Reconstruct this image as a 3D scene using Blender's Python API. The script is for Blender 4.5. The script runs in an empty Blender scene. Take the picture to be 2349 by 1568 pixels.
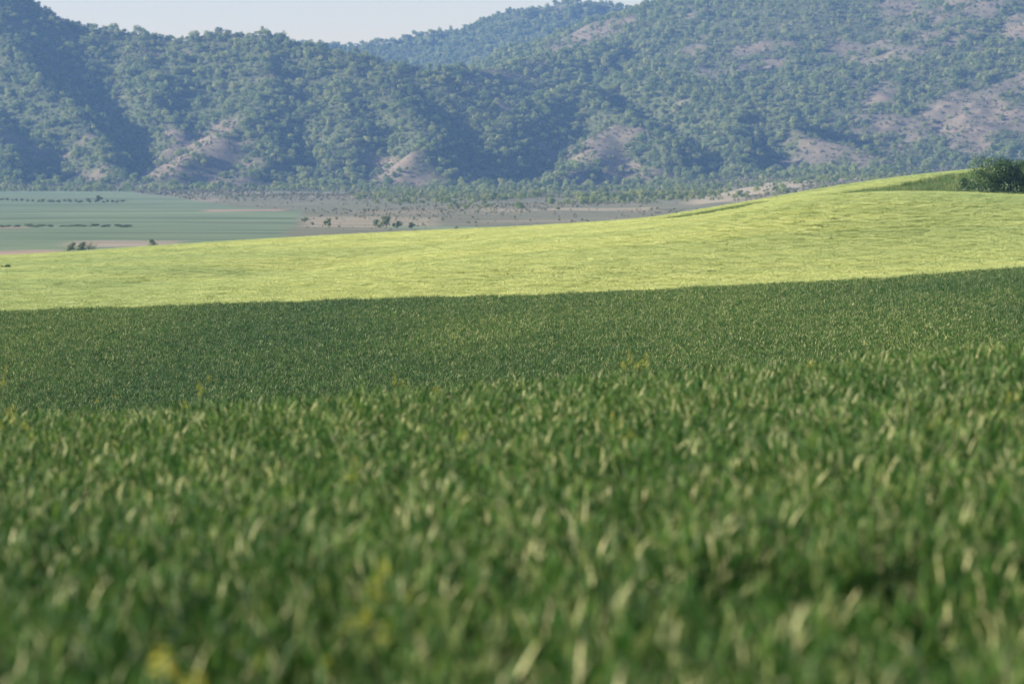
import bpy, math, random
import numpy as np

random.seed(7)
RNG = np.random.default_rng(11)
scene = bpy.context.scene
COL = scene.collection

# ------------------------------------------------------------------ camera
F = 6525.5            # focal length in pixels of a 2349 px wide picture (100 mm lens)
CX, CY, VH = 1174.5, 784.0, 372.0
PITCH = math.atan((CY - VH) / F)
cam_d = bpy.data.cameras.new('camera')
cam_d.sensor_width = 36.0
cam_d.lens = 100.0
cam_d.clip_start = 0.1
cam_d.clip_end = 20000
cam_d.dof.use_dof = True
cam_d.dof.focus_distance = 115.0
cam_d.dof.aperture_fstop = 1.9
cam = bpy.data.objects.new('camera', cam_d)
COL.objects.link(cam)
cam.location = (0, 0, 0)
cam.rotation_euler = (math.pi / 2 - PITCH, 0, 0)
scene.camera = cam

# ------------------------------------------------------------------ sky and sun
SUN_EL = math.radians(20.5)
SUN_AZ = math.radians(-95)       # measured from +Y towards +X: the sun stands to the left
world = bpy.data.worlds.new('World')
scene.world = world
world.use_nodes = True
wn = world.node_tree
sky = wn.nodes.new('ShaderNodeTexSky')
sky.sky_type = 'NISHITA'
sky.sun_disc = False
sky.sun_elevation = SUN_EL
sky.sun_rotation = SUN_AZ
sky.altitude = 300
sky.dust_density = 0.25
sky.ozone_density = 1.0
sky.air_density = 1.3
tintn = wn.nodes.new('ShaderNodeMix'); tintn.data_type = 'RGBA'; tintn.blend_type = 'MULTIPLY'
tintn.inputs[0].default_value = 1.0; tintn.inputs[7].default_value = (1.06, 0.98, 1.12, 1)      # milky, slightly violet air of the evening
wn.links.new(sky.outputs[0], tintn.inputs[6]); wn.links.new(tintn.outputs[2], wn.nodes['Background'].inputs[0])
wn.nodes['Background'].inputs[1].default_value = 0.055
sun_d = bpy.data.lights.new('sun', 'SUN')
sun_d.energy = 5.0
sun_d.angle = math.radians(0.5)
sun_d.color = (1.0, 0.90, 0.74)
sun = bpy.data.objects.new('sun', sun_d)
COL.objects.link(sun)
from mathutils import Vector
sdir = Vector((math.sin(SUN_AZ) * math.cos(SUN_EL), math.cos(SUN_AZ) * math.cos(SUN_EL), math.sin(SUN_EL)))
sun.rotation_euler = sdir.to_track_quat('Z', 'Y').to_euler()
sun.location = (-40, 5, 60)
scene.view_settings.view_transform = 'Standard'
scene.view_settings.look = 'None'
scene.view_settings.gamma = 1.0
scene.view_settings.exposure = 1.45
HAZE_DENSITY = 0.00015
scene.cycles.max_bounces = 6
scene.cycles.diffuse_bounces = 2
scene.cycles.transmission_bounces = 4
scene.cycles.volume_bounces = 1
scene.cycles.use_denoising = True

# ------------------------------------------------------------------ helpers
def Pt(u, v, D):
    """world point at distance D (metres along y) seen at u, v of the 2349x1568 picture"""
    a, b = (u - CX) / F, (CY - v) / F
    cp, sp = math.cos(PITCH), math.sin(PITCH)
    y = cp + sp * b
    return np.array((a / y * D, D, (-sp + cp * b) / y * D))

def proj(x, y, z):
    cp, sp = math.cos(PITCH), math.sin(PITCH)
    d = y * cp - z * sp
    return CX + F * x / d, CY - F * (y * sp + z * cp) / d

def slope(v):
    b = (CY - v) / F
    cp, sp = math.cos(PITCH), math.sin(PITCH)
    return (-sp + cp * b) / (cp + sp * b)

def smooth(e0, e1, x):
    t = np.clip((np.asarray(x, float) - e0) / (e1 - e0), 0, 1)
    return t * t * (3 - 2 * t)

_LAT = np.random.default_rng(3).random((256, 256))
def vnoise(x, y):
    x = np.asarray(x, float); y = np.asarray(y, float)
    xi = np.floor(x).astype(int); yi = np.floor(y).astype(int)
    fx = x - xi; fy = y - yi
    fx = fx * fx * fx * (fx * (fx * 6 - 15) + 10); fy = fy * fy * fy * (fy * (fy * 6 - 15) + 10)
    g = lambda i, j: _LAT[(xi + i) & 255, (yi + j) & 255]
    return (g(0, 0) * (1 - fx) + g(1, 0) * fx) * (1 - fy) + (g(0, 1) * (1 - fx) + g(1, 1) * fx) * fy
def fbm(x, y, oct=4):
    s = 0; a = 0.5; t = 0
    for k in range(oct):
        s = s + a * vnoise(x * 2 ** k + 17.3 * k, y * 2 ** k + 5.1 * k); t += a; a *= 0.5
    return s / t

def tag(o, label, cat, group=None, kind=None):
    o['label'] = label; o['category'] = cat
    if group: o['group'] = group
    if kind: o['kind'] = kind
    return o

def mesh_of(name, verts, faces, mat=None, attr=None, smooth_shade=False):
    me = bpy.data.meshes.new(name)
    verts = np.asarray(verts, np.float32).reshape(-1, 3)
    if isinstance(faces, np.ndarray):
        n, k = faces.shape
        me.vertices.add(len(verts)); me.vertices.foreach_set('co', verts.ravel())
        me.loops.add(n * k); me.loops.foreach_set('vertex_index', faces.astype(np.int32).ravel())
        me.polygons.add(n); me.polygons.foreach_set('loop_start', np.arange(0, n * k, k, dtype=np.int32))
        me.update(calc_edges=True)
    else:
        me.from_pydata(verts.tolist(), [], faces)
    if attr is not None:
        for nm, dat in attr.items():
            dat = np.asarray(dat, np.float32)
            if dat.ndim == 1:
                at = me.attributes.new(nm, 'FLOAT', 'POINT'); at.data.foreach_set('value', dat)
            else:
                at = me.attributes.new(nm, 'FLOAT_COLOR', 'POINT')
                at.data.foreach_set('color', np.concatenate([dat, np.ones((len(dat), 1), np.float32)], 1).astype(np.float32).ravel())
    if smooth_shade:
        me.polygons.foreach_set('use_smooth', np.ones(len(me.polygons), bool))
    if mat: me.materials.append(mat)
    return me

def obj(name, me, parent=None, loc=(0, 0, 0), link=True):
    o = bpy.data.objects.new(name, me)
    if link: COL.objects.link(o)
    o.location = [float(c) for c in loc]
    if parent: o.parent = parent
    return o

# ------------------------------------------------------------------ materials
def new_mat(name):
    m = bpy.data.materials.new(name); m.use_nodes = True
    return m, m.node_tree.nodes, m.node_tree.links, m.node_tree.nodes['Principled BSDF']

def leaf_material(name, stops, rough=0.5, trans=0.35, trans_gain=(1.5, 1.7, 0.9), attr='lv', rnd=0.35, tint_cols=None, spec=0.4):
    """stops: colour ramp read by the per-leaf value plus a per-plant random; light also passes through the blade"""
    m, N, L, b = new_mat(name)
    at = N.new('ShaderNodeAttribute'); at.attribute_name = attr; at.attribute_type = 'GEOMETRY'
    oi = N.new('ShaderNodeObjectInfo')
    mp = N.new('ShaderNodeMath'); mp.operation = 'MULTIPLY_ADD'; mp.inputs[1].default_value = rnd; mp.inputs[2].default_value = -rnd / 2
    L.new(oi.outputs['Random'], mp.inputs[0])
    ad = N.new('ShaderNodeMath'); ad.operation = 'ADD'; ad.use_clamp = True
    L.new(at.outputs['Fac'], ad.inputs[0]); L.new(mp.outputs[0], ad.inputs[1])
    cr = N.new('ShaderNodeValToRGB')
    el = cr.color_ramp.elements
    while len(el) < len(stops): el.new(0.5)
    for e, (p, c) in zip(el, stops): e.position = p; e.color = (*c, 1)
    L.new(ad.outputs[0], cr.inputs[0])
    colout = cr.outputs[0]
    if tint_cols:
        ti = N.new('ShaderNodeAttribute'); ti.attribute_name = 'tint'; ti.attribute_type = 'INSTANCER'
        mx = N.new('ShaderNodeMix'); mx.data_type = 'RGBA'; mx.blend_type = 'MULTIPLY'; mx.inputs[0].default_value = 1
        r2 = N.new('ShaderNodeValToRGB')
        r2.color_ramp.elements[0].color = (*tint_cols[0], 1); r2.color_ramp.elements[1].color = (*tint_cols[1], 1)
        L.new(ti.outputs['Fac'], r2.inputs[0]); L.new(colout, mx.inputs[6]); L.new(r2.outputs[0], mx.inputs[7])
        colout = mx.outputs[2]
    L.new(colout, b.inputs['Base Color'])
    b.inputs['Roughness'].default_value = rough
    b.inputs['Specular IOR Level'].default_value = spec
    tr = N.new('ShaderNodeBsdfTranslucent')
    mg = N.new('ShaderNodeMix'); mg.data_type = 'RGBA'; mg.blend_type = 'MULTIPLY'; mg.inputs[0].default_value = 1
    mg.inputs[7].default_value = (*trans_gain, 1)
    L.new(colout, mg.inputs[6]); L.new(mg.outputs[2], tr.inputs[0])
    ms = N.new('ShaderNodeMixShader'); ms.inputs[0].default_value = trans
    L.new(b.outputs[0], ms.inputs[1]); L.new(tr.outputs[0], ms.inputs[2])
    L.new(ms.outputs[0], N['Material Output'].inputs[0])
    return m

def ground_material(name, c1, c2, scale, c3=None, scale3=0.05, vcol=False, bump=0.0, stretch=(1, 1, 1)):
    m, N, L, b = new_mat(name)
    tc = N.new('ShaderNodeTexCoord')
    mp = N.new('ShaderNodeMapping'); mp.inputs['Scale'].default_value = stretch
    L.new(tc.outputs['Object'], mp.inputs[0])
    n1 = N.new('ShaderNodeTexNoise'); n1.inputs['Scale'].default_value = scale; n1.inputs['Detail'].default_value = 8; n1.inputs['Roughness'].default_value = 0.65
    L.new(mp.outputs[0], n1.inputs['Vector'])
    cr = N.new('ShaderNodeValToRGB')
    cr.color_ramp.elements[0].position = 0.33; cr.color_ramp.elements[1].position = 0.67
    cr.color_ramp.elements[0].color = (*c1, 1); cr.color_ramp.elements[1].color = (*c2, 1)
    L.new(n1.outputs[0], cr.inputs[0])
    out = cr.outputs[0]
    if c3:
        n2 = N.new('ShaderNodeTexNoise'); n2.inputs['Scale'].default_value = scale3; n2.inputs['Detail'].default_value = 6
        L.new(mp.outputs[0], n2.inputs['Vector'])
        r2 = N.new('ShaderNodeValToRGB'); r2.color_ramp.elements[0].position = 0.48; r2.color_ramp.elements[1].position = 0.6
        L.new(n2.outputs[0], r2.inputs[0])
        mx = N.new('ShaderNodeMix'); mx.data_type = 'RGBA'
        L.new(r2.outputs[0], mx.inputs[0]); L.new(out, mx.inputs[6]); mx.inputs[7].default_value = (*c3, 1)
        out = mx.outputs[2]
    if vcol:
        at = N.new('ShaderNodeAttribute'); at.attribute_name = 'land'
        mx = N.new('ShaderNodeMix'); mx.data_type = 'RGBA'; mx.blend_type = 'MULTIPLY'; mx.inputs[0].default_value = 1
        L.new(at.outputs['Color'], mx.inputs[6]); L.new(out, mx.inputs[7])
        out = mx.outputs[2]
    L.new(out, b.inputs['Base Color'])
    b.inputs['Roughness'].default_value = 0.95
    b.inputs['Specular IOR Level'].default_value = 0.1
    if bump:
        bp = N.new('ShaderNodeBump'); bp.inputs['Strength'].default_value = 0.6; bp.inputs['Distance'].default_value = bump
        L.new(n1.outputs[0], bp.inputs['Height']); L.new(bp.outputs[0], b.inputs['Normal'])
    return m

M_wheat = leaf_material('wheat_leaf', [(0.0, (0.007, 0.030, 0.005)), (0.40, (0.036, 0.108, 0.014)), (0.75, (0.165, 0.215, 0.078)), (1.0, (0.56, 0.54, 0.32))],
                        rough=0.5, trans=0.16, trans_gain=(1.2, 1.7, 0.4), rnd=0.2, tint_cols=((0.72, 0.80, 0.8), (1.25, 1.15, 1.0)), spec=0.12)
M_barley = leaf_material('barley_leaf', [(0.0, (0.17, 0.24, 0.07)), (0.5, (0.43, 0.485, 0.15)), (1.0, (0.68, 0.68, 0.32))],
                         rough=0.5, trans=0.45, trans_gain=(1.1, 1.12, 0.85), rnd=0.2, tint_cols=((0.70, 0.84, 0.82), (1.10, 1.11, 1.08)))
M_verge = leaf_material('verge_leaf', [(0.0, (0.04, 0.10, 0.022)), (0.55, (0.095, 0.16, 0.042)), (1.0, (0.36, 0.31, 0.14))],
                        rough=0.6, trans=0.3, rnd=0.5)
M_tree = leaf_material('tree_leaf', [(0.0, (0.07, 0.11, 0.028)), (0.5, (0.165, 0.21, 0.058)), (1.0, (0.28, 0.29, 0.095))],
                       rough=0.6, trans=0.3, rnd=0.8)
M_scrub = leaf_material('scrub_leaf', [(0.0, (0.11, 0.125, 0.06)), (0.55, (0.175, 0.175, 0.10)), (1.0, (0.24, 0.20, 0.14))],
                        rough=0.7, trans=0.2, rnd=0.9)
M_shrub = leaf_material('shrub_leaf', [(0.0, (0.06, 0.09, 0.035)), (0.6, (0.11, 0.14, 0.06)), (1.0, (0.15, 0.18, 0.08))], rough=0.6, trans=0.25, rnd=0.6)
M_bush = leaf_material('bush_leaf', [(0.0, (0.022, 0.052, 0.012)), (0.6, (0.05, 0.10, 0.02)), (1.0, (0.11, 0.16, 0.04))],
                       rough=0.5, trans=0.28, rnd=0.1)
M_petal = leaf_material('petal', [(0.0, (0.62, 0.56, 0.05)), (1.0, (0.78, 0.72, 0.10))], rough=0.6, trans=0.35, trans_gain=(1, 1, 0.6), rnd=0.1)
M_stem = leaf_material('flower_stem', [(0.0, (0.08, 0.15, 0.03)), (1.0, (0.16, 0.22, 0.06))], trans=0.1, rnd=0.1)
M_bark, _n, _l, _b = new_mat('bark')
_nz = _n.new('ShaderNodeTexNoise'); _nz.inputs['Scale'].default_value = 6
_cr = _n.new('ShaderNodeValToRGB'); _cr.color_ramp.elements[0].color = (0.06, 0.045, 0.035, 1); _cr.color_ramp.elements[1].color = (0.16, 0.125, 0.095, 1)
_l.new(_nz.outputs[0], _cr.inputs[0]); _l.new(_cr.outputs[0], _b.inputs['Base Color']); _b.inputs['Roughness'].default_value = 0.9

# ------------------------------------------------------------------ terrain: the near fields
CROP = 0.65           # ground lies this far below the crop tops
UC = np.array([-60, 0, 200, 400, 600, 800, 1000, 1200, 1350, 1500, 1600, 1700, 1850, 2000, 2150, 2349, 2420], float)
def row(u, v): return np.interp(UC, u, v)
v_crest = row([0, 400, 600, 800, 1000, 1200, 1400, 1600, 1800, 2000, 2349], [960, 939, 923, 907, 895, 881, 865, 850, 832, 815, 793])
v_edge = row([0, 400, 800, 1200, 1600, 2000, 2349], [712, 698, 685, 675, 657, 637, 610])
CR = 36.0            # distance of the crest of the near field
S8 = slope(1568.0); Sc = np.array([slope(v) for v in v_crest]); Se = np.array([slope(v) for v in v_edge])
z0 = (S8 - Sc) / (1 / 8 - 1 / CR); mm = S8 - z0 / 8
ROWS = [(-60, z0), (0, z0), (8, z0 + mm * 8), (20, z0 + mm * 20), (CR, z0 + mm * CR), (44, Sc * 44 - 0.5), (64, Sc * 64 - 1.3), (90, Sc * 90 - 0.03)]
ROWS += [(120, (Sc * 90 + Se * 150) / 2), (150, Se * 150), (157, Se * 157 - 0.35), (162, Se * 162 - 0.35), (172, Se * 172 - 0.05)]
def vrow(D, u, v):
    vv = row(u, v); ROWS.append((D, np.array([slope(x) for x in vv]) * D))
vrow(192, [0, 300, 500, 800, 1000, 1200, 1600, 2000, 2349], [668, 657, 656, 641, 622, 608, 592, 575, 555])
vrow(230, [0, 400, 600, 800, 1000, 1200, 1400, 1600, 1780, 1900, 2050, 2150, 2250, 2349], [622, 607, 612, 597, 572, 550, 532, 512, 468, 446, 438, 440, 446, 449])
vrow(246, [0, 400, 800, 1000, 1200, 1400, 1600, 1780, 1900, 2050, 2150, 2250, 2349], [612, 594, 576, 560, 543, 526, 503, 465, 449, 441, 442, 446, 449])
vrow(285, [0, 400, 800, 1200, 1490, 1600, 1700, 1850, 2000, 2250, 2349], [591, 567, 542, 523, 504, 488, 470, 445, 420, 391, 383])
vrow(300, [0, 140, 250, 640, 870, 1200, 1490, 1600, 1700, 1850, 2000, 2250, 2349], [587, 581, 571, 547, 534, 520, 502, 483, 467, 440, 415, 385, 377])
zt = ROWS[-1][1]
ROWS += [(335, zt - 1.6), (380, zt - 4.5), (440, np.minimum(zt - 8, -13.0)), (540, np.full(len(UC), -16.0 + CROP))]
def pchip(xk, yk, x):
    """monotone cubic along axis 0 of yk"""
    h = np.diff(xk)[:, None]; d = np.diff(yk, axis=0) / h
    t = np.zeros_like(yk)
    w1 = 2 * h[1:] + h[:-1]; w2 = h[1:] + 2 * h[:-1]
    same = d[:-1] * d[1:] > 0
    with np.errstate(divide='ignore', invalid='ignore'):
        t[1:-1] = np.where(same, (w1 + w2) / (w1 / d[:-1] + w2 / d[1:]), 0)
    t[0] = d[0]; t[-1] = d[-1]
    i = np.clip(np.searchsorted(xk, x) - 1, 0, len(xk) - 2)
    s = ((x - xk[i]) / (xk[i + 1] - xk[i]))[:, None]; hh = (xk[i + 1] - xk[i])[:, None]
    return (2 * s**3 - 3 * s**2 + 1) * yk[i] + (s**3 - 2 * s**2 + s) * hh * t[i] + (-2 * s**3 + 3 * s**2) * yk[i + 1] + (s**3 - s**2) * hh * t[i + 1]
DT = np.arange(-60, 541, 0.5)
_tab = pchip(np.array([r[0] for r in ROWS], float), np.array([r[1] for r in ROWS]), DT)
AT = np.linspace((UC[0] - CX) / F, (UC[-1] - CX) / F, 125)
_tab = np.array([np.interp(AT, (UC - CX) / F, r) for r in _tab])
_k = np.exp(-0.5 * (np.arange(-5, 6) / 2.2) ** 2); _k /= _k.sum()
_pad = np.pad(_tab, ((0, 0), (5, 5)), mode='reflect', reflect_type='odd')
TAB = sum(_k[i] * _pad[:, i:i + 125] for i in range(11))

def near_top(x, y):
    x = np.asarray(x, float); y = np.asarray(y, float)
    a = x / np.maximum(y, 7.0)
    fi = np.clip((a - AT[0]) / (AT[1] - AT[0]), 0, 123.999); fj = np.clip((y + 60) / 0.5, 0, len(DT) - 1.001)
    i = fi.astype(int); j = fj.astype(int); p = fi - i; q = fj - j
    u = CX + F * a
    bump = 0.15 * np.exp(-((y - 276) / 9) ** 2) * smooth(1490, 1580, u) * smooth(1800, 1720, u)      # weedy ridge in the barley
    yc = 205 + (u - 300) * 0.055      # shallow hollow running through the left of the barley
    bump = bump - 0.6 * np.exp(-((y - yc) / 15) ** 2) * smooth(-100, 450, u) * smooth(1250, 800, u) + 0.15 * np.exp(-((y - yc + 24) / 15) ** 2) * smooth(300, 700, u) * smooth(1500, 1000, u)
    return bump + (TAB[j, i] * (1 - p) + TAB[j, i + 1] * p) * (1 - q) + (TAB[j + 1, i] * (1 - p) + TAB[j + 1, i + 1] * p) * q

# ------------------------------------------------------------------ terrain: plain and hills
RIDGES = [   # slope of the flanks, then points (u, v, distance)
    (0.64, [(-700, -200, 2050), (-300, -120, 2010), (0, -40, 1990), (100, 12, 1975), (200, 50, 1965), (300, 58, 1960), (410, 72, 1950), (490, 64, 1935), (600, 68, 1920), (700, 98, 1900), (790, 108, 1880), (870, 134, 1860), (1000, 150, 1850)]),
    (0.71, [(-60, -40, 1990), (0, 60, 1930), (60, 135, 1870), (150, 230, 1790), (235, 325, 1725), (310, 418, 1660)]),
    (0.64, [(-200, 150, 1850), (-60, 260, 1760), (20, 370, 1690), (60, 425, 1650)]),
    (0.71, [(345, 74, 1958), (335, 125, 1905), (360, 225, 1830), (410, 285, 1785), (400, 330, 1750)]),
    (0.71, [(600, 72, 1920), (605, 130, 1870), (615, 180, 1825), (570, 265, 1765), (480, 305, 1720), (390, 375, 1670), (340, 425, 1640)]),
    (0.59, [(570, 265, 1765), (600, 350, 1690), (560, 420, 1640)]),
    (0.64, [(790, 106, 1880), (800, 180, 1825), (780, 260, 1765), (740, 350, 1695), (700, 430, 1640)]),
    (0.71, [(830, 120, 1870), (900, 200, 1810), (960, 258, 1745), (955, 322, 1690), (890, 430, 1640)]),
    (0.64, [(1320, 185, 1920), (1210, 245, 1830), (1110, 325, 1740), (1020, 400, 1670), (965, 452, 1615)]),
    (0.68, [(1320, 185, 1920), (1420, 248, 1820), (1500, 300, 1745), (1510, 385, 1670)]),
    (0.64, [(1420, 260, 1820), (1330, 340, 1720), (1250, 420, 1640)]),
    (0.66, [(1480, 130, 1990), (1620, 185, 1890), (1720, 228, 1835), (1850, 290, 1775), (2000, 338, 1720), (2160, 392, 1670)]),
    (0.64, [(1690, 230, 1840), (1660, 305, 1765), (1690, 385, 1690)]),
    (0.50, [(2000, 60, 2120), (2150, 200, 1950), (2230, 300, 1820), (2300, 380, 1720)]),
    (0.50, [(2400, 60, 2120), (2380, 200, 1900), (2420, 330, 1750)]),
    (0.36, [(1020, 160, 1980), (1150, 142, 2060), (1300, 102, 2130), (1480, 82, 2200), (1560, 58, 2230), (1700, -20, 2300), (2000, -180, 2400), (2349, -300, 2450), (2800, -420, 2500), (3600, -400, 2600)]),
    (0.45, [(500, 120, 2900), (700, 90, 2920), (790, 94, 2950), (950, 78, 2950), (1080, 58, 2950), (1200, 10, 2950), (1320, -6, 2950), (1430, 8, 2950), (1500, 38, 2900), (1700, 60, 2850)]),
    (0.5, [(-3200, -100, 2300), (-1800, -180, 2200), (-700, -200, 2050)]),
    (0.5, [(3600, -400, 2600), (5500, -300, 2600)]),
]
RPTS = [(k, [Pt(*p) for p in pts]) for k, pts in RIDGES]
TREE_H = 4.0
def plain_z(x, y):
    u = CX + F * x / np.maximum(y, 100)
    z = -16.0 + 8.5 * smooth(1350, 2050, u) * smooth(650, 1500, y)
    z = z + 4 * smooth(1500, 1800, y)
    return z + (fbm(x * 0.012, y * 0.012, 3) - 0.5) * 1.2 * smooth(560, 700, y)
def hill_z(x, y):
    x = np.asarray(x, float); y = np.asarray(y, float)
    wx = x + (fbm(x * 0.014 + 3, y * 0.014, 3) - 0.5) * 26; wy = y + (fbm(x * 0.014 + 31, y * 0.014 + 9, 3) - 0.5) * 26
    base = plain_z(x, y)
    acc = np.zeros_like(x); top = np.full_like(x, -1e9); hs = [base]
    for k, pts in RPTS:
        best = np.full_like(x, -1e9)
        for p, q in zip(pts[:-1], pts[1:]):
            d = q[:2] - p[:2]; t = np.clip(((wx - p[0]) * d[0] + (wy - p[1]) * d[1]) / (d @ d), 0, 1)
            dist = np.hypot(wx - (p[0] + t * d[0]), wy - (p[1] + t * d[1]))
            best = np.maximum(best, p[2] + t * (q[2] - p[2]) - TREE_H - k * (np.sqrt(dist ** 2 + 36) - 6))
        hs.append(best)
    H = np.stack(hs); mx = H.max(0); w = 3.2
    z = mx + w * np.log(np.exp((H - mx) / w).sum(0)) - w * 0.35
    on = smooth(1.5, 14, z - base)
    z = z + on * ((fbm(x * 0.03, y * 0.03, 4) - 0.5) * 9 + (fbm(x * 0.11 + 7, y * 0.11, 2) - 0.5) * 2.5)
    return np.where(mx <= base + 1e-6, np.maximum(z, base), z)
def ground(x, y):
    x = np.asarray(x, float); y = np.asarray(y, float)
    n = near_top(x, y) - CROP
    out = np.array(n, float)
    far = y > 520
    if far.any():
        f = hill_z(x[far], y[far])
        t = smooth(520, 540, y[far])
        out[far] = n[far] * (1 - t) + f * t
    return out

def axis(fine, step, far, ratio=1.25):
    a = list(np.arange(-fine, fine + step / 2, step)); s = step; x = fine
    while x < far:
        s *= ratio; x += s; a.append(min(x, far)); a.insert(0, -min(x, far))
    return np.array(a)
def sheet(name, xs, ys, mat, label, cat, landfn=None):
    X, Y = np.meshgrid(xs, ys); x = X.ravel(); y = Y.ravel(); z = ground(x, y)
    nx, ny = len(xs), len(ys)
    i = np.arange(nx * ny).reshape(ny, nx)
    fc = np.stack([i[:-1, :-1], i[:-1, 1:], i[1:, 1:], i[1:, :-1]], -1).reshape(-1, 4)
    at = {'land': landfn(x, y, z)} if landfn else None
    o = obj(name, mesh_of(name, np.stack([x, y, z], 1), fc, mat, at, True))
    return tag(o, label, cat, kind='structure')

def on_verge(x, y):
    u = CX + F * x / y
    j = (fbm(x * 0.25, y * 0.25, 3) - 0.5) * 7
    yt = np.interp(u, [1760, 1900, 2050, 2250, 2500], [247, 262, 274, 289, 292]); yb = np.interp(u, [1760, 1900, 2100, 2250, 2500], [246, 240, 241, 236, 235])
    big = (u > 1765) & (y > yb + j * 0.3) & (y < yt + j * 0.4)
    s1 = np.interp(u, [1480, 1560, 1700, 1795], [280, 262, 258, 270]); s2 = np.interp(u, [1480, 1560, 1700, 1795], [283, 286, 282, 273])
    return big | ((u > 1480) & (u < 1795) & (y > s1) & (y < s2))

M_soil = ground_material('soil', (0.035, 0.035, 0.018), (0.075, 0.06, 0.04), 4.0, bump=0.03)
M_bfield = ground_material('barley_ground', (0.75, 0.8, 0.8), (1.2, 1.15, 1.1), 0.8, vcol=True)
M_plain = ground_material('plain_land', (0.72, 0.76, 0.72), (1.18, 1.12, 1.15), 0.05, vcol=True, stretch=(0.35, 1, 1))
M_hill = ground_material('hill_land', (0.70, 0.72, 0.68), (1.25, 1.2, 1.2), 0.12, vcol=True)

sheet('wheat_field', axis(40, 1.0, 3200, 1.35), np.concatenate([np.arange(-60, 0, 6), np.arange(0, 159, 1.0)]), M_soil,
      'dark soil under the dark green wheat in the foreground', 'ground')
def barley_land(x, y, z):
    w = (on_verge(x, y) * 1.0)[:, None]; n = smooth(0.45, 0.6, fbm(x * 0.15, y * 0.2 + 3, 3))[:, None]
    return np.array((0.16, 0.21, 0.045)) * (1 - w) + w * (np.array((0.21, 0.12, 0.085)) * n + np.array((0.10, 0.12, 0.04)) * (1 - n))
sheet('barley_field', axis(110, 1.0, 3200, 1.35), np.concatenate([np.arange(158, 320, 1.5), np.arange(320, 441, 8)]), M_bfield,
      'ground of the bright yellow-green barley field rising to the right', 'ground', barley_land)

def d_of_v(v): return 16.0 * F / (v - VH)
def plain_land(x, y, z):
    u, v = proj(x, y, np.full_like(x, -16.0))
    n = fbm(x * 0.02, y * 0.006, 4); n2 = fbm(x * 0.05 + 40, y * 0.012, 3)
    tan = np.array((0.24, 0.21, 0.14)); scrub = np.array((0.165, 0.165, 0.105)); crop = np.array((0.15, 0.20, 0.11)); pink = np.array((0.33, 0.23, 0.17)); pale = np.array((0.36, 0.31, 0.22))
    c = scrub + (tan - scrub) * smooth(0.42, 0.6, n)[:, None]
    ur = np.interp(v, [425, 440, 470, 487, 510, 545, 575, 600], [200, 290, 520, 690, 682, 648, 560, 540])
    infield = smooth(ur + 3, ur - 3, u)
    cc = crop * (0.85 + 0.3 * fbm(x * 0.01, y * 0.02, 3))[:, None]
    cc = cc * (1 - 0.35 * smooth(0.62, 0.7, fbm(x * 0.004, y * 0.05 + x * 0.004, 2)))[:, None]
    c = c * (1 - infield)[:, None] + cc * infield[:, None]
    def patch(u0, u1, v0, v1, col, s=4):
        nonlocal c
        jit = (n2 - 0.5) * 5
        w = smooth(u0 - 15, u0 + 15, u + jit * 6) * smooth(u1 + 15, u1 - 15, u + jit * 6) * smooth(v0 - 1.2, v0 + 1.2, v + jit) * smooth(v1 + 1.2, v1 - 1.2, v + jit)
        c = c * (1 - w)[:, None] + np.array(col) * w[:, None]
    patch(465, 655, 481, 487, pink); patch(-50, 145, 571, 592, pink); patch(150, 420, 552, 566, pale * 0.8)
    patch(-60, 60, 519, 524, pink * 0.8)
    patch(690, 1000, 497, 520, tan * 1.15); patch(880, 1400, 516, 524, crop * 1.1)
    patch(1090, 1500, 478, 484, tan * 1.2); patch(1080, 1330, 503, 507, tan)
    # pale bare field sweeping up to the right
    ul, vl = proj(x, y, z)
    vc = np.interp(ul, [1500, 1600, 1720, 1800, 1900, 2100], [474, 462, 440, 424, 405, 396]); hw = np.interp(ul, [1500, 1600, 1720, 1850, 2100], [2, 7, 11, 12, 8])
    w = smooth(1.15, 0.8, np.abs(vl - vc + (n2 - 0.5) * 8) / hw) * smooth(1540, 1620, ul) * smooth(2150, 1900, ul)
    c = c * (1 - w)[:, None] + np.array((0.34, 0.29, 0.20)) * w[:, None]
    t = smooth(1480, 1620, y); hl = hill_land(x, y, z)
    return c * (1 - t)[:, None] + hl * t[:, None]
def bareness(x, y, z):
    """1 where the hillside is open ground, 0 where it is wooded"""
    u, v = proj(x, y, z)
    b = fbm(x * 0.016 + 11, y * 0.016 + 4, 4)
    b = b + 0.09 * smooth(300, 450, v) - 0.04 + (fbm(x * 0.065, y * 0.065, 3) - 0.5) * 0.62 - 0.2 * smooth(2450, 2600, y)
    for (cu, cv, ru, rv, s) in [(350, 120, 40, 14, .3), (520, 285, 60, 16, .3), (640, 180, 45, 25, .3), (450, 300, 80, 40, .18), (480, 370, 140, 50, .06), (1310, 215, 45, 40, .25), (1230, 280, 80, 25, .2),
                                (1540, 260, 60, 40, .15), (800, 105, 35, 18, .4), (1680, 300, 60, 60, .1), (1380, 330, 90, 25, .12), (2200, 260, 140, 120, .05), (2250, 330, 100, 40, .1),
                                (600, 60, 200, 40, -.12), (900, 230, 250, 130, -.14), (200, 120, 250, 110, -.14), (1700, 330, 120, 40, -.08), (1450, 360, 150, 40, -.1)]:
        b = b + s * np.exp(-((u - cu) / ru) ** 2 - ((v - cv) / rv) ** 2)
    return smooth(0.535, 0.72, b)
def hill_land(x, y, z):
    br = bareness(x, y, z)
    a = np.array((0.075, 0.09, 0.04)); tan = np.array((0.185, 0.15, 0.108)); heath = np.array((0.125, 0.11, 0.08))
    n = 0.6 * fbm(x * 0.05, y * 0.05, 4) + 0.4 * fbm(x * 0.22 + 8, y * 0.16, 3)
    t = tan + (heath - tan) * smooth(0.36, 0.52, n)[:, None]
    return a * (1 - br)[:, None] + t * br[:, None]
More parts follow.
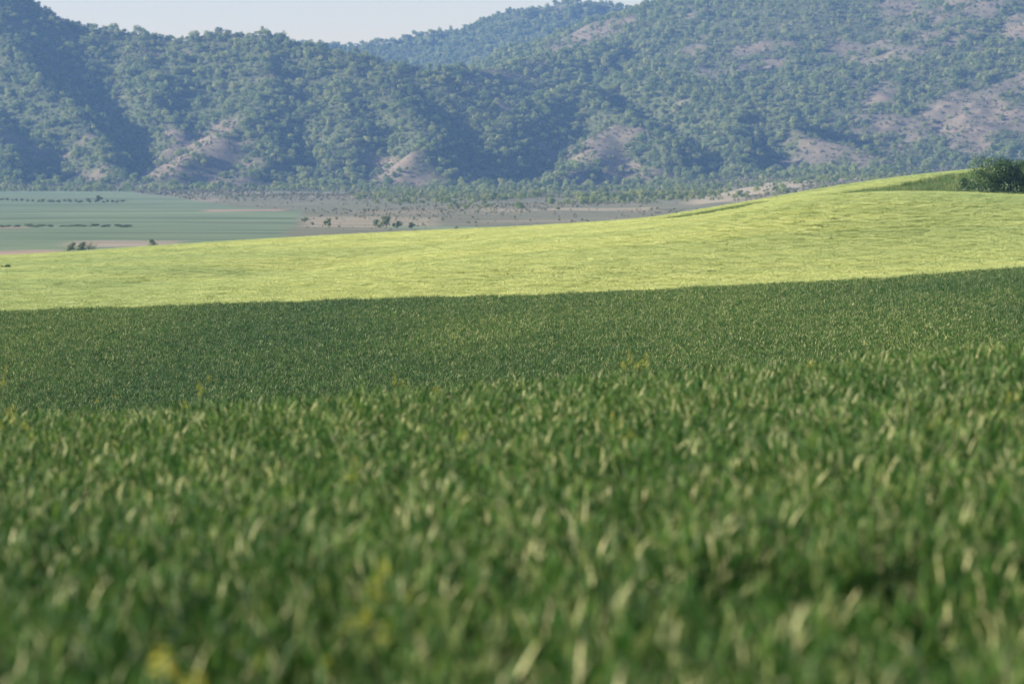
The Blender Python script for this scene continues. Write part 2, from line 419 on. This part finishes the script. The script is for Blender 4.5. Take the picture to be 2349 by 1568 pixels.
sheet('valley_plain', axis(420, 2.5, 3200, 1.3), np.concatenate([np.arange(440, 1000, 5), np.arange(1000, 1601, 8)]), M_plain,
      'flat valley plain with a blue-green crop field and tan scrub below the hills', 'plain', plain_land)
sheet('hills', axis(560, 4.0, 3200, 1.3), np.concatenate([np.arange(1600, 2160, 4), np.arange(2160, 3200, 8), np.arange(3200, 3460, 50)]), M_hill,
      'hazy wooded hills with tan clearings rising behind the plain', 'hills', hill_land)

# ------------------------------------------------------------------ scatter of countless plants (one object each)
def scatter_group(coll):
    ng = bpy.data.node_groups.new('scatter_' + coll.name, 'GeometryNodeTree')
    ng.interface.new_socket('Geometry', in_out='INPUT', socket_type='NodeSocketGeometry')
    ng.interface.new_socket('Geometry', in_out='OUTPUT', socket_type='NodeSocketGeometry')
    N, L = ng.nodes, ng.links
    gi = N.new('NodeGroupInput'); go = N.new('NodeGroupOutput')
    ci = N.new('GeometryNodeCollectionInfo'); ci.inputs['Collection'].default_value = coll
    ci.inputs['Separate Children'].default_value = True; ci.inputs['Reset Children'].default_value = True
    ip = N.new('GeometryNodeInstanceOnPoints'); ip.inputs['Pick Instance'].default_value = True
    def na(nm, ty):
        n = N.new('GeometryNodeInputNamedAttribute'); n.data_type = ty; n.inputs['Name'].default_value = nm
        return n.outputs['Attribute']
    L.new(gi.outputs[0], ip.inputs['Points']); L.new(ci.outputs[0], ip.inputs['Instance'])
    L.new(na('idx', 'INT'), ip.inputs['Instance Index'])
    L.new(na('rot', 'FLOAT_VECTOR'), ip.inputs['Rotation']); L.new(na('scl', 'FLOAT_VECTOR'), ip.inputs['Scale'])
    L.new(ip.outputs[0], go.inputs[0])
    return ng
def scatter(name, pts, rot, scl, nvar, tint, coll, label, cat):
    n = len(pts)
    me = bpy.data.meshes.new(name); me.vertices.add(n); me.vertices.foreach_set('co', np.asarray(pts, np.float32).ravel())
    for nm, ty, key, dat in (('rot', 'FLOAT_VECTOR', 'vector', rot), ('scl', 'FLOAT_VECTOR', 'vector', scl), ('tint', 'FLOAT', 'value', tint)):
        at = me.attributes.new(nm, ty, 'POINT'); at.data.foreach_set(key, np.asarray(dat, np.float32).ravel())
    at = me.attributes.new('idx', 'INT', 'POINT'); at.data.foreach_set('value', RNG.integers(0, nvar, n).astype(np.int32))
    o = obj(name, me)
    md = o.modifiers.new('scatter', 'NODES'); md.node_group = scatter_group(coll)
    return tag(o, label, cat, kind='stuff')
def source(cname, meshes):
    c = bpy.data.collections.new(cname)
    for k, m in enumerate(meshes):
        c.objects.link(bpy.data.objects.new('%s_%02d' % (cname, k), m))
    return c

class Blades:
    def __init__(s): s.v = []; s.f = []; s.a = []
    def leaf(s, base, az, length, width, tilt, bend, seg, val, roll=0.0, tipval=None):
        """a strip that starts tilted from the vertical and bends over"""
        p = np.array(base, float); n0 = len(s.v); t = tilt
        ca, sa = math.cos(az), math.sin(az)
        for k in range(seg + 1):
            q = k / seg
            w = width * 0.5 * min(1, 0.55 + q * 2.2) * (1 - q ** 2.4)
            r = az + math.pi / 2 + roll * q
            sx, sy = math.cos(r) * w, math.sin(r) * w
            vv = val if tipval is None else val + (tipval - val) * q
            if k == seg: s.v.append(p.copy()); s.a.append(vv)
            else:
                s.v.append(p + (sx, sy, 0)); s.v.append(p - (sx, sy, 0)); s.a += [vv, vv]
            st = length / seg
            p = p + np.array((math.sin(t) * ca, math.sin(t) * sa, math.cos(t))) * st
            t += bend / seg * (0.5 + q * 1.2)
        for k in range(seg):
            a = n0 + 2 * k
            if k < seg - 1: s.f.append((a, a + 1, a + 3, a + 2))
            else: s.f.append((a, a + 1, a + 2))
    def tube(s, p, q, r0, r1, val, n=3):
        p = np.array(p, float); q = np.array(q, float); d = q - p; d /= np.linalg.norm(d) + 1e-9
        e = np.cross(d, (0.3, 0.9, 0.2)); e /= np.linalg.norm(e); g = np.cross(d, e); n0 = len(s.v)
        for c, r in ((p, r0), (q, r1)):
            for k in range(n):
                an = 2 * math.pi * k / n
                s.v.append(c + (e * math.cos(an) + g * math.sin(an)) * r); s.a.append(val)
        for k in range(n): s.f.append((n0 + k, n0 + (k + 1) % n, n0 + n + (k + 1) % n, n0 + n + k))
    def spindle(s, p, q, r, val):
        p = np.array(p, float); q = np.array(q, float); d = q - p; L_ = np.linalg.norm(d); d /= L_
        e = np.cross(d, (0.3, 0.9, 0.2)); e /= np.linalg.norm(e); g = np.cross(d, e); n0 = len(s.v)
        s.v.append(p)
        m = p + d * L_ * 0.35
        for k in range(3):
            an = 2 * math.pi * k / 3
            s.v.append(m + (e * math.cos(an) + g * math.sin(an)) * r)
        s.v.append(q); s.a += [val] * 5
        for k in range(3):
            s.f.append((n0, n0 + 1 + k, n0 + 1 + (k + 1) % 3)); s.f.append((n0 + 4, n0 + 1 + (k + 1) % 3, n0 + 1 + k))
    def mesh(s, name, mat): return mesh_of(name, np.array(s.v), s.f, mat, {'lv': np.array(s.a)}, True)

R = random.uniform
def wheat_patch(k):
    b = Blades(); half = 0.24
    for _ in range(19):
        tx0, ty0 = R(-half, half), R(-half, half); th = R(0.36, 0.58)      # a plant with a few tillers
        for _t in range(random.randint(2, 4)):
            x, y = tx0 + random.gauss(0, 0.018), ty0 + random.gauss(0, 0.018); h = th * R(0.82, 1.08)
            lean = R(0, 0.16); la = R(0, 6.283); tx, ty = x + math.cos(la) * lean * h, y + math.sin(la) * lean * h
            b.tube((x, y, 0), (tx, ty, h), 0.0025, 0.0018, R(0.3, 0.55))
            az = R(0, 6.283)
            for q in (0.45, 0.66, 0.85, 1.0):
                az += math.pi + R(-0.8, 0.8)
                base = (x + (tx - x) * q, y + (ty - y) * q, h * q)
                flag = q > 0.9
                val = min(0.75, max(0, random.gauss(0.26, 0.16)))
                tip = val
                if random.random() < 0.22: tip = R(0.7, 1.0)
                if random.random() < 0.18: val = R(0.68, 0.95); tip = min(1, val + 0.1)
                b.leaf(base, az, R(0.13, 0.22) if not flag else R(0.09, 0.19), R(0.008, 0.014), R(0.15, 0.8) if not flag else R(0.05, 0.6), R(0.3, 2.6), 5, val, R(-2.4, 2.4), tip)
    return b.mesh('wheat_patch', M_wheat)
NW = 10
wheat_src = source('wheat_source', [wheat_patch(k) for k in range(NW)])

def jitter_grid(x0, x1, y0, y1, step, keep):
    gx = np.arange(x0, x1, step); gy = np.arange(y0, y1, step)
    X, Y = np.meshgrid(gx, gy); x = X.ravel(); y = Y.ravel()
    m = keep(x, y); x = x[m]; y = y[m]
    return x + RNG.uniform(-.5, .5, len(x)) * step, y + RNG.uniform(-.5, .5, len(x)) * step
def crop(name, x, y, hscale, tint, nvar, coll, label, cat, wide=1.0, tilt=0.06):
    n = len(x); z = ground(x, y)
    rot = np.stack([RNG.normal(0, tilt, n), RNG.normal(0, tilt, n), RNG.uniform(0, 6.283, n)], 1)
    scl = np.stack([np.full(n, wide), np.full(n, wide), hscale], 1)
    return scatter(name, np.stack([x, y, z], 1), rot, scl, nvar, tint, coll, label, cat)

inwedge = lambda x, y: (np.abs(x) < 0.205 * y + 2.2)
x, y = jitter_grid(-11, 11, 2.2, 42.0, 0.36, inwedge)
k = (fbm(x * 1.3 + 2, y * 1.3, 2) < 0.66) | (y > 20)            # thin spots in the near crop
for gx, gy, gr_ in ((1.45, 8.1, 0.34), (1.0, 8.0, 0.26), (0.42, 8.0, 0.22), (-1.3, 8.6, 0.25), (-1.0, 10.5, 0.25), (1.75, 10.2, 0.3)):
    k &= (x - gx) ** 2 + (y - gy) ** 2 > gr_ ** 2
x, y = x[k], y[k]
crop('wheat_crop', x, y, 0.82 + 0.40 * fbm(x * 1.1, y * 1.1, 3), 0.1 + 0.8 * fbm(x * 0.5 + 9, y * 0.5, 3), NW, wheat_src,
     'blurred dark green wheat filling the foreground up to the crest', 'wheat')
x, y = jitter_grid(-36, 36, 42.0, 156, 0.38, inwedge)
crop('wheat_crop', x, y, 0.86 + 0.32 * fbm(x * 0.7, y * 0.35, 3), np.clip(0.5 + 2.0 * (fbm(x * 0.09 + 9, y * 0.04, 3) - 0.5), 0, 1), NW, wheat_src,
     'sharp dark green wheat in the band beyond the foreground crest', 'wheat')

def barley_patch(k):
    b = Blades(); half = 0.62
    for _ in range(150):
        x, y = R(-half, half), R(-half, half); h = R(0.50, 0.60)
        la = R(0, 6.283); lean = R(0, 0.12); tx, ty = x + math.cos(la) * lean, y + math.sin(la) * lean
        b.leaf((x, y, h * 0.2), R(0, 6.283), R(0.25, 0.4), 0.014, R(0.1, 0.5), R(0.3, 1.4), 2, R(0.1, 0.5))
        b.leaf((x, y, 0), la, h, 0.008, 0.1, 0.1, 1, R(0.2, 0.5))
        hl = R(0.10, 0.16); oa = R(0, 6.283); ot = R(0.02, 0.09)
        b.spindle((tx, ty, h), (tx + math.cos(oa) * ot, ty + math.sin(oa) * ot, h + hl), R(0.010, 0.017), R(0.55, 1.0))
    return b.mesh('barley_patch', M_barley)
NB = 6
barley_src = source('barley_source', [barley_patch(k) for k in range(NB)])
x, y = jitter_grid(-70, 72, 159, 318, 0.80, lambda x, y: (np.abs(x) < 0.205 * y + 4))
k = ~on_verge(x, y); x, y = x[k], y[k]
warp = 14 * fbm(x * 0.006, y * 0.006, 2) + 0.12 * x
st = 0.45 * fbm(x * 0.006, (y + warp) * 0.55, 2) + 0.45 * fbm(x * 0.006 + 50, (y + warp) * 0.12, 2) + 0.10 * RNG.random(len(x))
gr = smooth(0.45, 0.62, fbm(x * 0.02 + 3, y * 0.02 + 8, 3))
crop('barley_crop', x, y, 0.92 + 0.18 * st, np.clip(0.72 + (st - 0.47) * 1.5 - 0.30 * gr * smooth(-5, 40, x) - 0.40 * smooth(-0.05, -0.14, x / y) - 0.15 * smooth(0.06, 0.16, x / y), 0, 1), NB, barley_src,  # tint also carries painted slope shading: left of the field darkened, middle kept bright
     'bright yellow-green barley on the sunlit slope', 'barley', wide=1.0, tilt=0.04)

def verge_patch(k):
    b = Blades()
    for _ in range(110):
        x, y = random.gauss(0, 0.35), random.gauss(0, 0.35)
        b.leaf((x, y, 0), R(0, 6.283), R(0.25, 0.75), R(0.02, 0.05), R(0.05, 0.5), R(0.2, 1.2), 3, min(1, max(0, random.gauss(0.4, 0.25))), R(-1, 1))
    return b.mesh('verge_patch', M_verge)
verge_src = source('verge_source', [verge_patch(k) for k in range(5)])
x, y = jitter_grid(10, 75, 232, 296, 0.62, lambda x, y: (np.abs(x) < 0.205 * y + 4))
k = on_verge(x, y); x, y = x[k], y[k]
k = fbm(x * 0.22, y * 0.3, 3) < 0.53; x, y = x[k], y[k]
crop('verge_grass', x, y, (0.72 + 0.35 * smooth(1780, 2000, CX + F * x / y)) * (0.75 + 0.8 * fbm(x * 0.4, y * 0.4, 3)), np.zeros(len(x)), 5, verge_src,
     'rough green grass and weeds on the bank along the barley', 'grass')

# ------------------------------------------------------------------ trees
def crown_mesh(name, mat, rx, rz, h0, nlobes, nleaf, leaf, seed, core=0.35, zlow=-0.55):
    """leaf faces spread through overlapping lobes of uneven size"""
    g = np.random.default_rng(seed); V = []; A = []
    th = g.uniform(0, 6.283, nlobes); rr = np.sqrt(g.uniform(0.02, 1, nlobes)) * rx * 0.62; zz = g.uniform(zlow, 0.75, nlobes) * rz
    rr *= np.sqrt(np.clip(1 - (zz / rz) ** 2 * 0.7, 0.1, 1))
    for k in range(nlobes):
        c = np.array((rr[k] * math.cos(th[k]), rr[k] * math.sin(th[k]), h0 + rz + zz[k]))
        lr = g.uniform(0.30, 0.52) * rx
        m = nleaf // nlobes
        d = g.normal(size=(m, 3)); d /= np.linalg.norm(d, axis=1)[:, None]
        r = lr * (core + (1 - core) * g.uniform(0, 1, m) ** 0.5) * g.uniform(0.85, 1.12, m)
        p = c + d * r[:, None] * np.array((1, 1, 0.82))
        nn = d + g.normal(size=(m, 3)) * 0.38 + np.array((0, 0, 0.15)); nn /= np.linalg.norm(nn, axis=1)[:, None]
        t = np.cross(nn, g.normal(size=(m, 3))); t /= np.linalg.norm(t, axis=1)[:, None]; bt = np.cross(nn, t)
        s = (leaf * g.uniform(0.6, 1.3, m))[:, None]
        V.append(np.stack([p - t * s * 0.9, p - bt * s * 0.45, p + t * s * 0.9, p + bt * s * 0.45], 1).reshape(-1, 3))
        A.append(np.repeat(np.clip(g.normal(0.5, 0.16, m), 0, 1), 4))
    V = np.concatenate(V); A = np.concatenate(A)
    return mesh_of(name, V, np.arange(len(V)).reshape(-1, 4), mat, {'lv': A})
def trunk_mesh(name, h, r, limbs, spread, seed, mat=None, fork=0.35):
    rr = random.Random(seed); b = Blades(); p = np.zeros(3); n = 4
    for k in range(n):
        q = p + np.array((rr.uniform(-.06, .06) * h, rr.uniform(-.06, .06) * h, h / n))
        b.tube(p, q, r * (1 - 0.7 * k / n), r * (1 - 0.7 * (k + 1) / n), 0.5, 6)
        if k >= 1:
            for _ in range(limbs):
                a = rr.uniform(0, 6.283); e = q + np.array((math.cos(a) * spread * rr.uniform(.5, 1), math.sin(a) * spread * rr.uniform(.5, 1), h * rr.uniform(.12, fork)))
                m = (q + e) / 2 + np.array((0, 0, 0.04 * h)); b.tube(q, m, r * 0.4, r * 0.28, 0.5, 4); b.tube(m, e, r * 0.28, r * 0.1, 0.5, 4)
        p = q
    return b.mesh(name, mat or M_bark)

NT = 8
CROWNS = [crown_mesh('crown', M_tree, R(2.6, 3.6), R(2.0, 3.0), R(0.3, 0.9), random.randint(10, 16), 700, 0.38, 100 + k, core=0.55) for k in range(NT)]
TRUNKS = [trunk_mesh('trunk', 4.2, 0.20, 3, 1.7, k) for k in range(3)]
forest_src = source('tree_source', CROWNS)
SCRUBS = [crown_mesh('scrub', M_scrub, R(0.9, 1.4), R(0.5, 0.8), 0.0, 5, 110, 0.30, 200 + k) for k in range(5)]
scrub_src = source('scrub_source', SCRUBS)

# hillside wood: candidate trees, denser where the ground is not open
x, y = jitter_grid(-620, 640, 860, 3010, 3.8, lambda x, y: np.abs(x) < 0.215 * y)
z = ground(x, y); br = bareness(x, y, z); base = plain_z(x, y)
u, v = proj(x, y, z)
p = (1 - br) * 0.84 + 0.16
toe = smooth(0.42, 0.54, fbm(x * 0.02 + 5, y * 0.008 + 2, 4)) * 0.5 * smooth(850, 1250, y) * np.maximum(smooth(780, 900, u), smooth(1480, 1560, y))
p *= np.maximum(smooth(0.0, 2.5, z - base), toe) * (1 - 0.35 * smooth(1350, 1800, u) * smooth(1900, 2050, y))
rightside = np.maximum(smooth(1500, 1900, u) * smooth(2000, 2150, y), smooth(1650, 1500, y) * 1.6)
k = RNG.random(len(x)) < p
x, y, z, u, v, br, rightside = [q[k] for q in (x, y, z, u, v, br, rightside)]
size = (0.30 + 0.85 * RNG.random(len(x)) ** 3) * (1 - 0.35 * br) * (1 - 0.3 * rightside)
size *= 0.8 + 0.45 * fbm(x * 0.02 + 70, y * 0.02, 2)
# the ones that show largest stand singly
vcr = np.interp(u, [0, 140, 250, 640, 870, 1200, 1490, 1600, 1700, 1850, 2000, 2250, 2349], [587, 581, 571, 547, 534, 520, 502, 483, 467, 440, 415, 385, 377])
inview = (u > 8) & (u < 2340) & (v > 20) & (v < vcr - 6)
score = np.where(inview, size / y, 0)
single = np.argsort(-score)[:280]
mask = np.ones(len(x), bool); mask[single] = False
n = int(mask.sum())
rot = np.stack([np.zeros(n), np.zeros(n), RNG.uniform(0, 6.283, n)], 1)
scl = np.stack([size[mask] * RNG.uniform(.75, 1.5, n), size[mask] * RNG.uniform(.75, 1.5, n), size[mask] * RNG.uniform(.8, 1.15, n)], 1)
scatter('hillside_wood', np.stack([x, y, z], 1)[mask] - np.array((0, 0, 0.15)), rot, scl, NT, np.zeros(n), forest_src,
        'hazy green wood covering the hillsides', 'wood')
def region(u, v):
    if u < 170: w = 'the hill at the left edge'
    elif u < 330: w = 'the hill by the dark left valley'
    elif u < 560: w = 'the hillside around the left tan clearing'
    elif u < 760: w = 'the spur right of the left tan clearing'
    elif u < 960: w = 'the hill left of the central dark hollow'
    elif u < 1200: w = 'the hill right of the central dark hollow'
    elif u < 1500: w = 'the spur right of the picture centre'
    elif u < 1720: w = 'the hill left of the pale bare field'
    elif u < 1950: w = 'the hill above the pale bare field'
    elif u < 2150: w = 'the hill above the grassy bank'
    else: w = 'the hill behind the big right-hand bush'
    h = 'high up on' if v < 200 else 'halfway up' if v < 310 else 'low down on' if v < 390 else 'at the foot of'
    return h + ' ' + w
def place_tree(name, loc, crown, trunk, s, label, cat, group=None, rz=None, sz=None):
    root = obj(name, None, loc=loc); root.empty_display_size = 0.5
    root.rotation_euler.z = R(0, 6.283) if rz is None else rz
    root.scale = (s * R(.9, 1.15), s * R(.9, 1.15), s * R(.85, 1.1) if sz is None else sz)
    obj('crown', crown, root); obj('trunk', trunk, root)
    return tag(root, label, cat, group)
for i in single:
    rg = region(u[i], v[i])
    place_tree('deciduous_tree', (x[i], y[i], z[i] - 0.1), CROWNS[RNG.integers(NT)], TRUNKS[RNG.integers(3)], float(size[i]),
               'large green tree ' + rg, 'tree', 'large trees ' + rg)

# low scrub on the open slopes and the plain
x, y = jitter_grid(-620, 640, 560, 2300, 3.9, lambda x, y: np.abs(x) < 0.215 * y)
z = ground(x, y); u, v = proj(x, y, z)
ur = np.interp(v, [425, 440, 470, 487, 510, 545, 575, 600], [200, 290, 520, 690, 682, 648, 560, 540]) + 8
open_ = (u > ur) | (y > 1500)
vc = np.interp(u, [1500, 1600, 1720, 1800, 1900, 2100], [474, 462, 440, 424, 405, 396]); pale = (np.abs(v - vc) < 12) & (u > 1560) & (y < 1560)
dens = smooth(0.38, 0.54, fbm(x * 0.018, y * 0.006, 4)) * 0.95 + 0.10 + 0.55 * smooth(1500, 1640, y)
k = open_ & ~pale & (RNG.random(len(x)) < dens)
x, y, z = x[k], y[k], z[k]; n = len(x)
s = (0.32 + 1.0 * RNG.random(n) ** 3) * (0.48 + 0.7 * smooth(1000, 1600, y))
scatter('scrub', np.stack([x, y, z], 1), np.stack([np.zeros(n), np.zeros(n), RNG.uniform(0, 6.28, n)], 1), np.stack([s, s, s * RNG.uniform(.7, 1.3, n)], 1), 5, np.zeros(n), scrub_src,
        'low grey-green scrub over the plain and the open slopes', 'scrub')

# shrubs and small trees that stand singly on the plain
SHRUBS = [crown_mesh('shrub_crown', M_shrub, R(1.4, 1.9), R(0.9, 1.3), 0.0, 6, 420, 0.24, 300 + k) for k in range(4)]
STEMS = [trunk_mesh('shrub_stem', 1.4, 0.07, 3, 0.8, 30 + k) for k in range(2)]
def on_plain(u, v):
    D = d_of_v(v); q = Pt(u, v, D); g = float(ground(np.array([q[0]]), np.array([D]))[0])
    return (q[0], D, g - 0.05)
def shrub(u, v, s, label, group=None, name='shrub', sz=None, wide=1.0):
    loc = on_plain(u, v); root = obj(name, None, loc=loc); root.rotation_euler.z = R(-.2, .2) + random.choice((0, math.pi)); root.scale = (s * R(.9, 1.2) * wide, s * R(.9, 1.2), s if sz is None else sz)
    obj('crown', random.choice(SHRUBS), root); obj('stem', random.choice(STEMS), root)
    return tag(root, label, 'shrub', group)
ORD = 'first second third fourth fifth sixth seventh eighth ninth tenth eleventh twelfth thirteenth fourteenth fifteenth sixteenth seventeenth eighteenth nineteenth twentieth twenty-first twenty-second twenty-third twenty-fourth'.split()
for i in range(24):
    uu = 2 + i * 12.2 + R(-4, 4)
    shrub(uu, 464 - 5 * math.exp(-uu / 60) + R(-1, 1), R(0.38, 0.62), ORD[i] + ' shrub from the left in the upper hedge across the crop field', 'shrubs in the hedge across the crop field', wide=1.5)
shrub(226, 463, 1.25, 'tallest shrub, near the right end of the hedge across the crop field', name='shrub')
for i in range(16):
    shrub(5 + i * 19 + R(-6, 6), 519 + R(-0.8, 0.8) + i * 0.15, R(0.2, 0.32), ORD[i] + ' tiny shrub from the left along the lower dark line in the crop field', 'shrubs along the thin dark line', wide=5.0)
shrub(160, 572, 0.85, 'left of two grey-blue shrubs at the near end of the plain')
shrub(183, 573, 0.95, 'right of two grey-blue shrubs at the near end of the plain')
shrub(352, 566, 0.7, 'small brown shrub just above the barley crest left of centre')
for uu, vv, s, lb in [(862, 523, 0.8, 'left shrub of the dark clump just above the barley crest near the centre'), (886, 524, 1.15, 'tallest shrub of the dark clump just above the barley crest'),
                      (912, 524, 0.95, 'middle right shrub of the dark clump above the barley crest'), (944, 524, 0.7, 'right end shrub of the dark clump above the barley crest'),
                      (752, 522, 1.0, 'round dark shrub alone on the tan strip right of the crop field'), (700, 508, 0.7, 'little shrub at the right corner of the crop field')]:
    shrub(uu, vv, s, lb)

# leafless shrub behind the barley crest at the left
def twig_mesh(name, h, n, seed, spread):
    rr = random.Random(seed); b = Blades()
    for _ in range(n):
        a = rr.uniform(0, 6.283); l = rr.uniform(.6, 1) * h; sp = rr.uniform(.15, spread); p = np.zeros(3)
        for k in range(4):
            q = p + np.array((math.cos(a) * sp * l / 4, math.sin(a) * sp * l / 4, l / 4 * (1 - 0.12 * k)))
            b.tube(p, q, 0.03 * (1 - k * .2), 0.03 * (1 - (k + 1) * .2), 0.5, 3)
            for _t in range(3):
                a2 = a + rr.uniform(-1.2, 1.2); b.tube(q, q + np.array((math.cos(a2) * .3, math.sin(a2) * .3, rr.uniform(.1, .4))) * h * .35, 0.012, 0.004, 0.5, 3)
            p = q; a += rr.uniform(-.4, .4)
    return b.mesh(name, M_bark)
bx, by, bz = on_plain(208, 573)
root = obj('bare_shrub', None, loc=(bx, by, bz))
obj('branches', twig_mesh('branches', 2.3, 16, 5, 0.8), root)
obj('foliage', crown_mesh('sparse_foliage', M_verge, 1.3, 0.8, 0.4, 8, 260, 0.10, 77), root)
tag(root, 'nearly leafless yellowish shrub just above the barley crest at the left', 'shrub')

# the dark bush at the right edge, with its neighbours
def bush(name, u, v, D, w, h, nleaf, seed, label, nl=14, leaf=0.085):
    q = Pt(u, v, D); g = float(ground(np.array([q[0]]), np.array([q[1]]))[0])
    root = obj(name, None, loc=(q[0], q[1], g))
    obj('foliage', crown_mesh('foliage', M_bush, w * 0.5, h * 0.5, 0.0, nl, nleaf, leaf, seed, core=0.55, zlow=-0.85), root)
    obj('branches', trunk_mesh('branches', h * 0.75, 0.07, 5, w * 0.30, seed, fork=0.3), root)
    return tag(root, label, 'bush')
bush('hedge_bush', 2288, 449, 250, 6.2, 3.6, 20000, 501, 'big dark green bush on the bank at the right edge', 20)
bush('hedge_bush', 2366, 449, 249, 5.0, 3.7, 14000, 502, 'dark bush cut off by the right edge of the picture', 14)
bush('hedge_bush', 2222, 440, 258, 2.6, 1.6, 3500, 503, 'lower dark bush against the left side of the big bush', 7)
bush('hedge_bush', 2262, 452, 246, 1.8, 1.1, 2200, 504, 'low bright green bush at the foot of the big bush', 7)
bush('weed_clump', 8, 605, 240, 1.5, 0.9, 1500, 505, 'small dark green weed clump in the barley at the left edge', 6)

# ------------------------------------------------------------------ yellow flowering weeds in the wheat
def flower_parts(seed):
    rr = random.Random(seed); st = Blades(); lf = Blades()
    H = 0.78
    st.tube((0, 0, 0), (0.02, 0.01, H), 0.006, 0.003, 0.4, 5)
    tips = [(np.array((0.02, 0.01, H)), 1.0)]
    for k in range(4):
        hz = H * rr.uniform(0.5, 0.9); a = k * 2.4; r = rr.uniform(.06, .14)
        e = np.array((math.cos(a) * r, math.sin(a) * r, hz + rr.uniform(.10, .2))); st.tube((0.02 * hz / H, 0.01, hz), e, 0.003, 0.0018, 0.6, 4); tips.append((e, 0.7))
    heads = []
    for p, s in tips:
        fl = Blades()
        for j in range(int(18 * s)):
            a = rr.uniform(0, 6.283); zz = rr.uniform(-.09, .01) * s; r = 0.010 + 0.020 * (-zz / 0.1)
            c = p + np.array((math.cos(a) * r, math.sin(a) * r, zz))
            for t in range(4): fl.leaf(c, a + t * 1.571, 0.011, 0.009, 1.0, 0.4, 2, rr.random())
        heads.append(fl.mesh('flower_head', M_petal))
    for k in range(7):
        lf.leaf((0, 0, H * (0.12 + 0.09 * k)), k * 2.4, 0.13 - 0.01 * k, 0.035, 0.7, 1.0, 4, rr.random())
    return st.mesh('stem', M_stem), heads, lf.mesh('leaves', M_stem)
FP = [flower_parts(900 + k) for k in range(4)]
def flower(u, v, D, s, label):
    """flower head seen at u, v"""
    q = Pt(u, v - (14 if 25 < D < 40 else 0), D); g = float(ground(np.array([q[0]]), np.array([q[1]]))[0])
    h = max(0.70, min(1.15, q[2] - g))
    root = obj('mustard_plant', None, loc=(q[0], q[1], g)); root.rotation_euler.z = R(0, 6.28)
    f = random.choice(FP); root.scale = (s, s, h / 0.78)
    obj('stem', f[0], root); obj('leaves', f[2], root)
    for hd in f[1]: obj('flower_head', hd, root)
    tag(root, label, 'flower', 'yellow flowering weeds in the wheat')
def near_D(u, v):
    lo, hi = 5.0, 36.0
    for _ in range(40):
        m = (lo + hi) / 2; q = Pt(u, v, m)
        if q[2] > float(near_top(np.array([q[0]]), np.array([m]))[0]): lo = m
        else: hi = m
    return lo
FL = [(452, 888, 33.6, 1.25, 'tall yellow-flowered weed poking above the crest left of centre'),
      (6, 868, 31.9, 1.25, 'yellow-flowered weed at the left edge, highest against the dark band'),
      (30, 962, 26.9, 1.5, 'yellowish weed at the left edge below the crest'),
      (905, 884, 34.4, 1.12, 'short yellow flower on the crest left of the middle'),
      (1005, 902, 32.8, 1.12, 'bright yellow flower just under the crest near the middle'),
      (1425, 846, 34.4, 1.38, 'left plant of the yellow clump on the crest right of centre'),
      (1447, 836, 34.9, 1.38, 'highest plant of the yellow clump on the crest right of centre'),
      (1490, 842, 34.4, 1.38, 'right plant of the yellow clump on the crest right of centre'),
      (1855, 846, 32.8, 1.12, 'yellow flower just under the crest at the right'),
      (2155, 962, 0.0, 0.9, 'bright small yellow flower in the blurred wheat at the right'),
      (2310, 905, 0.0, 1.0, 'yellow flower near the right edge below the crest'),
      (1400, 948, 0.0, 1.0, 'yellow weed in the blurred wheat below the yellow clump'),
      (1450, 985, 0.0, 0.8, 'pale yellow flower two steps below the yellow clump'),
      (1068, 996, 0.0, 0.9, 'yellow flower in the blurred wheat near the middle'),
      (822, 1085, 0.0, 0.9, 'orange-yellow flower in the blurred wheat left of centre'),
      (890, 1300, 0.0, 0.9, 'blurred yellow flower low in the picture left of centre'),
      (832, 1410, 0.0, 1.0, 'blurred yellow-green flower near the bottom left of centre'),
      (352, 1530, 8.3, 1.62, 'nearest and most blurred yellow flower at the bottom left'),
      (220, 915, 92.0, 1.25, 'left of two distant yellow flowers in the sharp wheat band'),
      (262, 905, 92.0, 1.25, 'right of two distant yellow flowers in the sharp wheat band')]
for u_, v_, D_, s_, lb in FL:
    flower(u_, v_, D_ if D_ else near_D(u_, v_ + 12), s_, lb)

# ------------------------------------------------------------------ haze
hz = obj('haze', mesh_of('haze', [(sx * 3600, sy, sz) for sz in (-45, 330) for (sx, sy) in ((-1, -400), (1, -400), (1, 3500), (-1, 3500))],
         [(3, 2, 1, 0), (4, 5, 6, 7), (0, 1, 5, 4), (1, 2, 6, 5), (2, 3, 7, 6), (3, 0, 4, 7)]))
mh = bpy.data.materials.new('haze'); mh.use_nodes = True; hn = mh.node_tree
hn.nodes.remove(hn.nodes['Principled BSDF'])
pv = hn.nodes.new('ShaderNodeVolumePrincipled')
pv.inputs['Color'].default_value = (0.26, 0.48, 0.96, 1)
pv.inputs['Density'].default_value = HAZE_DENSITY
pv.inputs['Anisotropy'].default_value = 0.1
hn.links.new(pv.outputs[0], hn.nodes['Material Output'].inputs['Volume'])
hz.data.materials.append(mh)
tag(hz, 'blue haze over the plain and the hills', 'haze', kind='stuff')
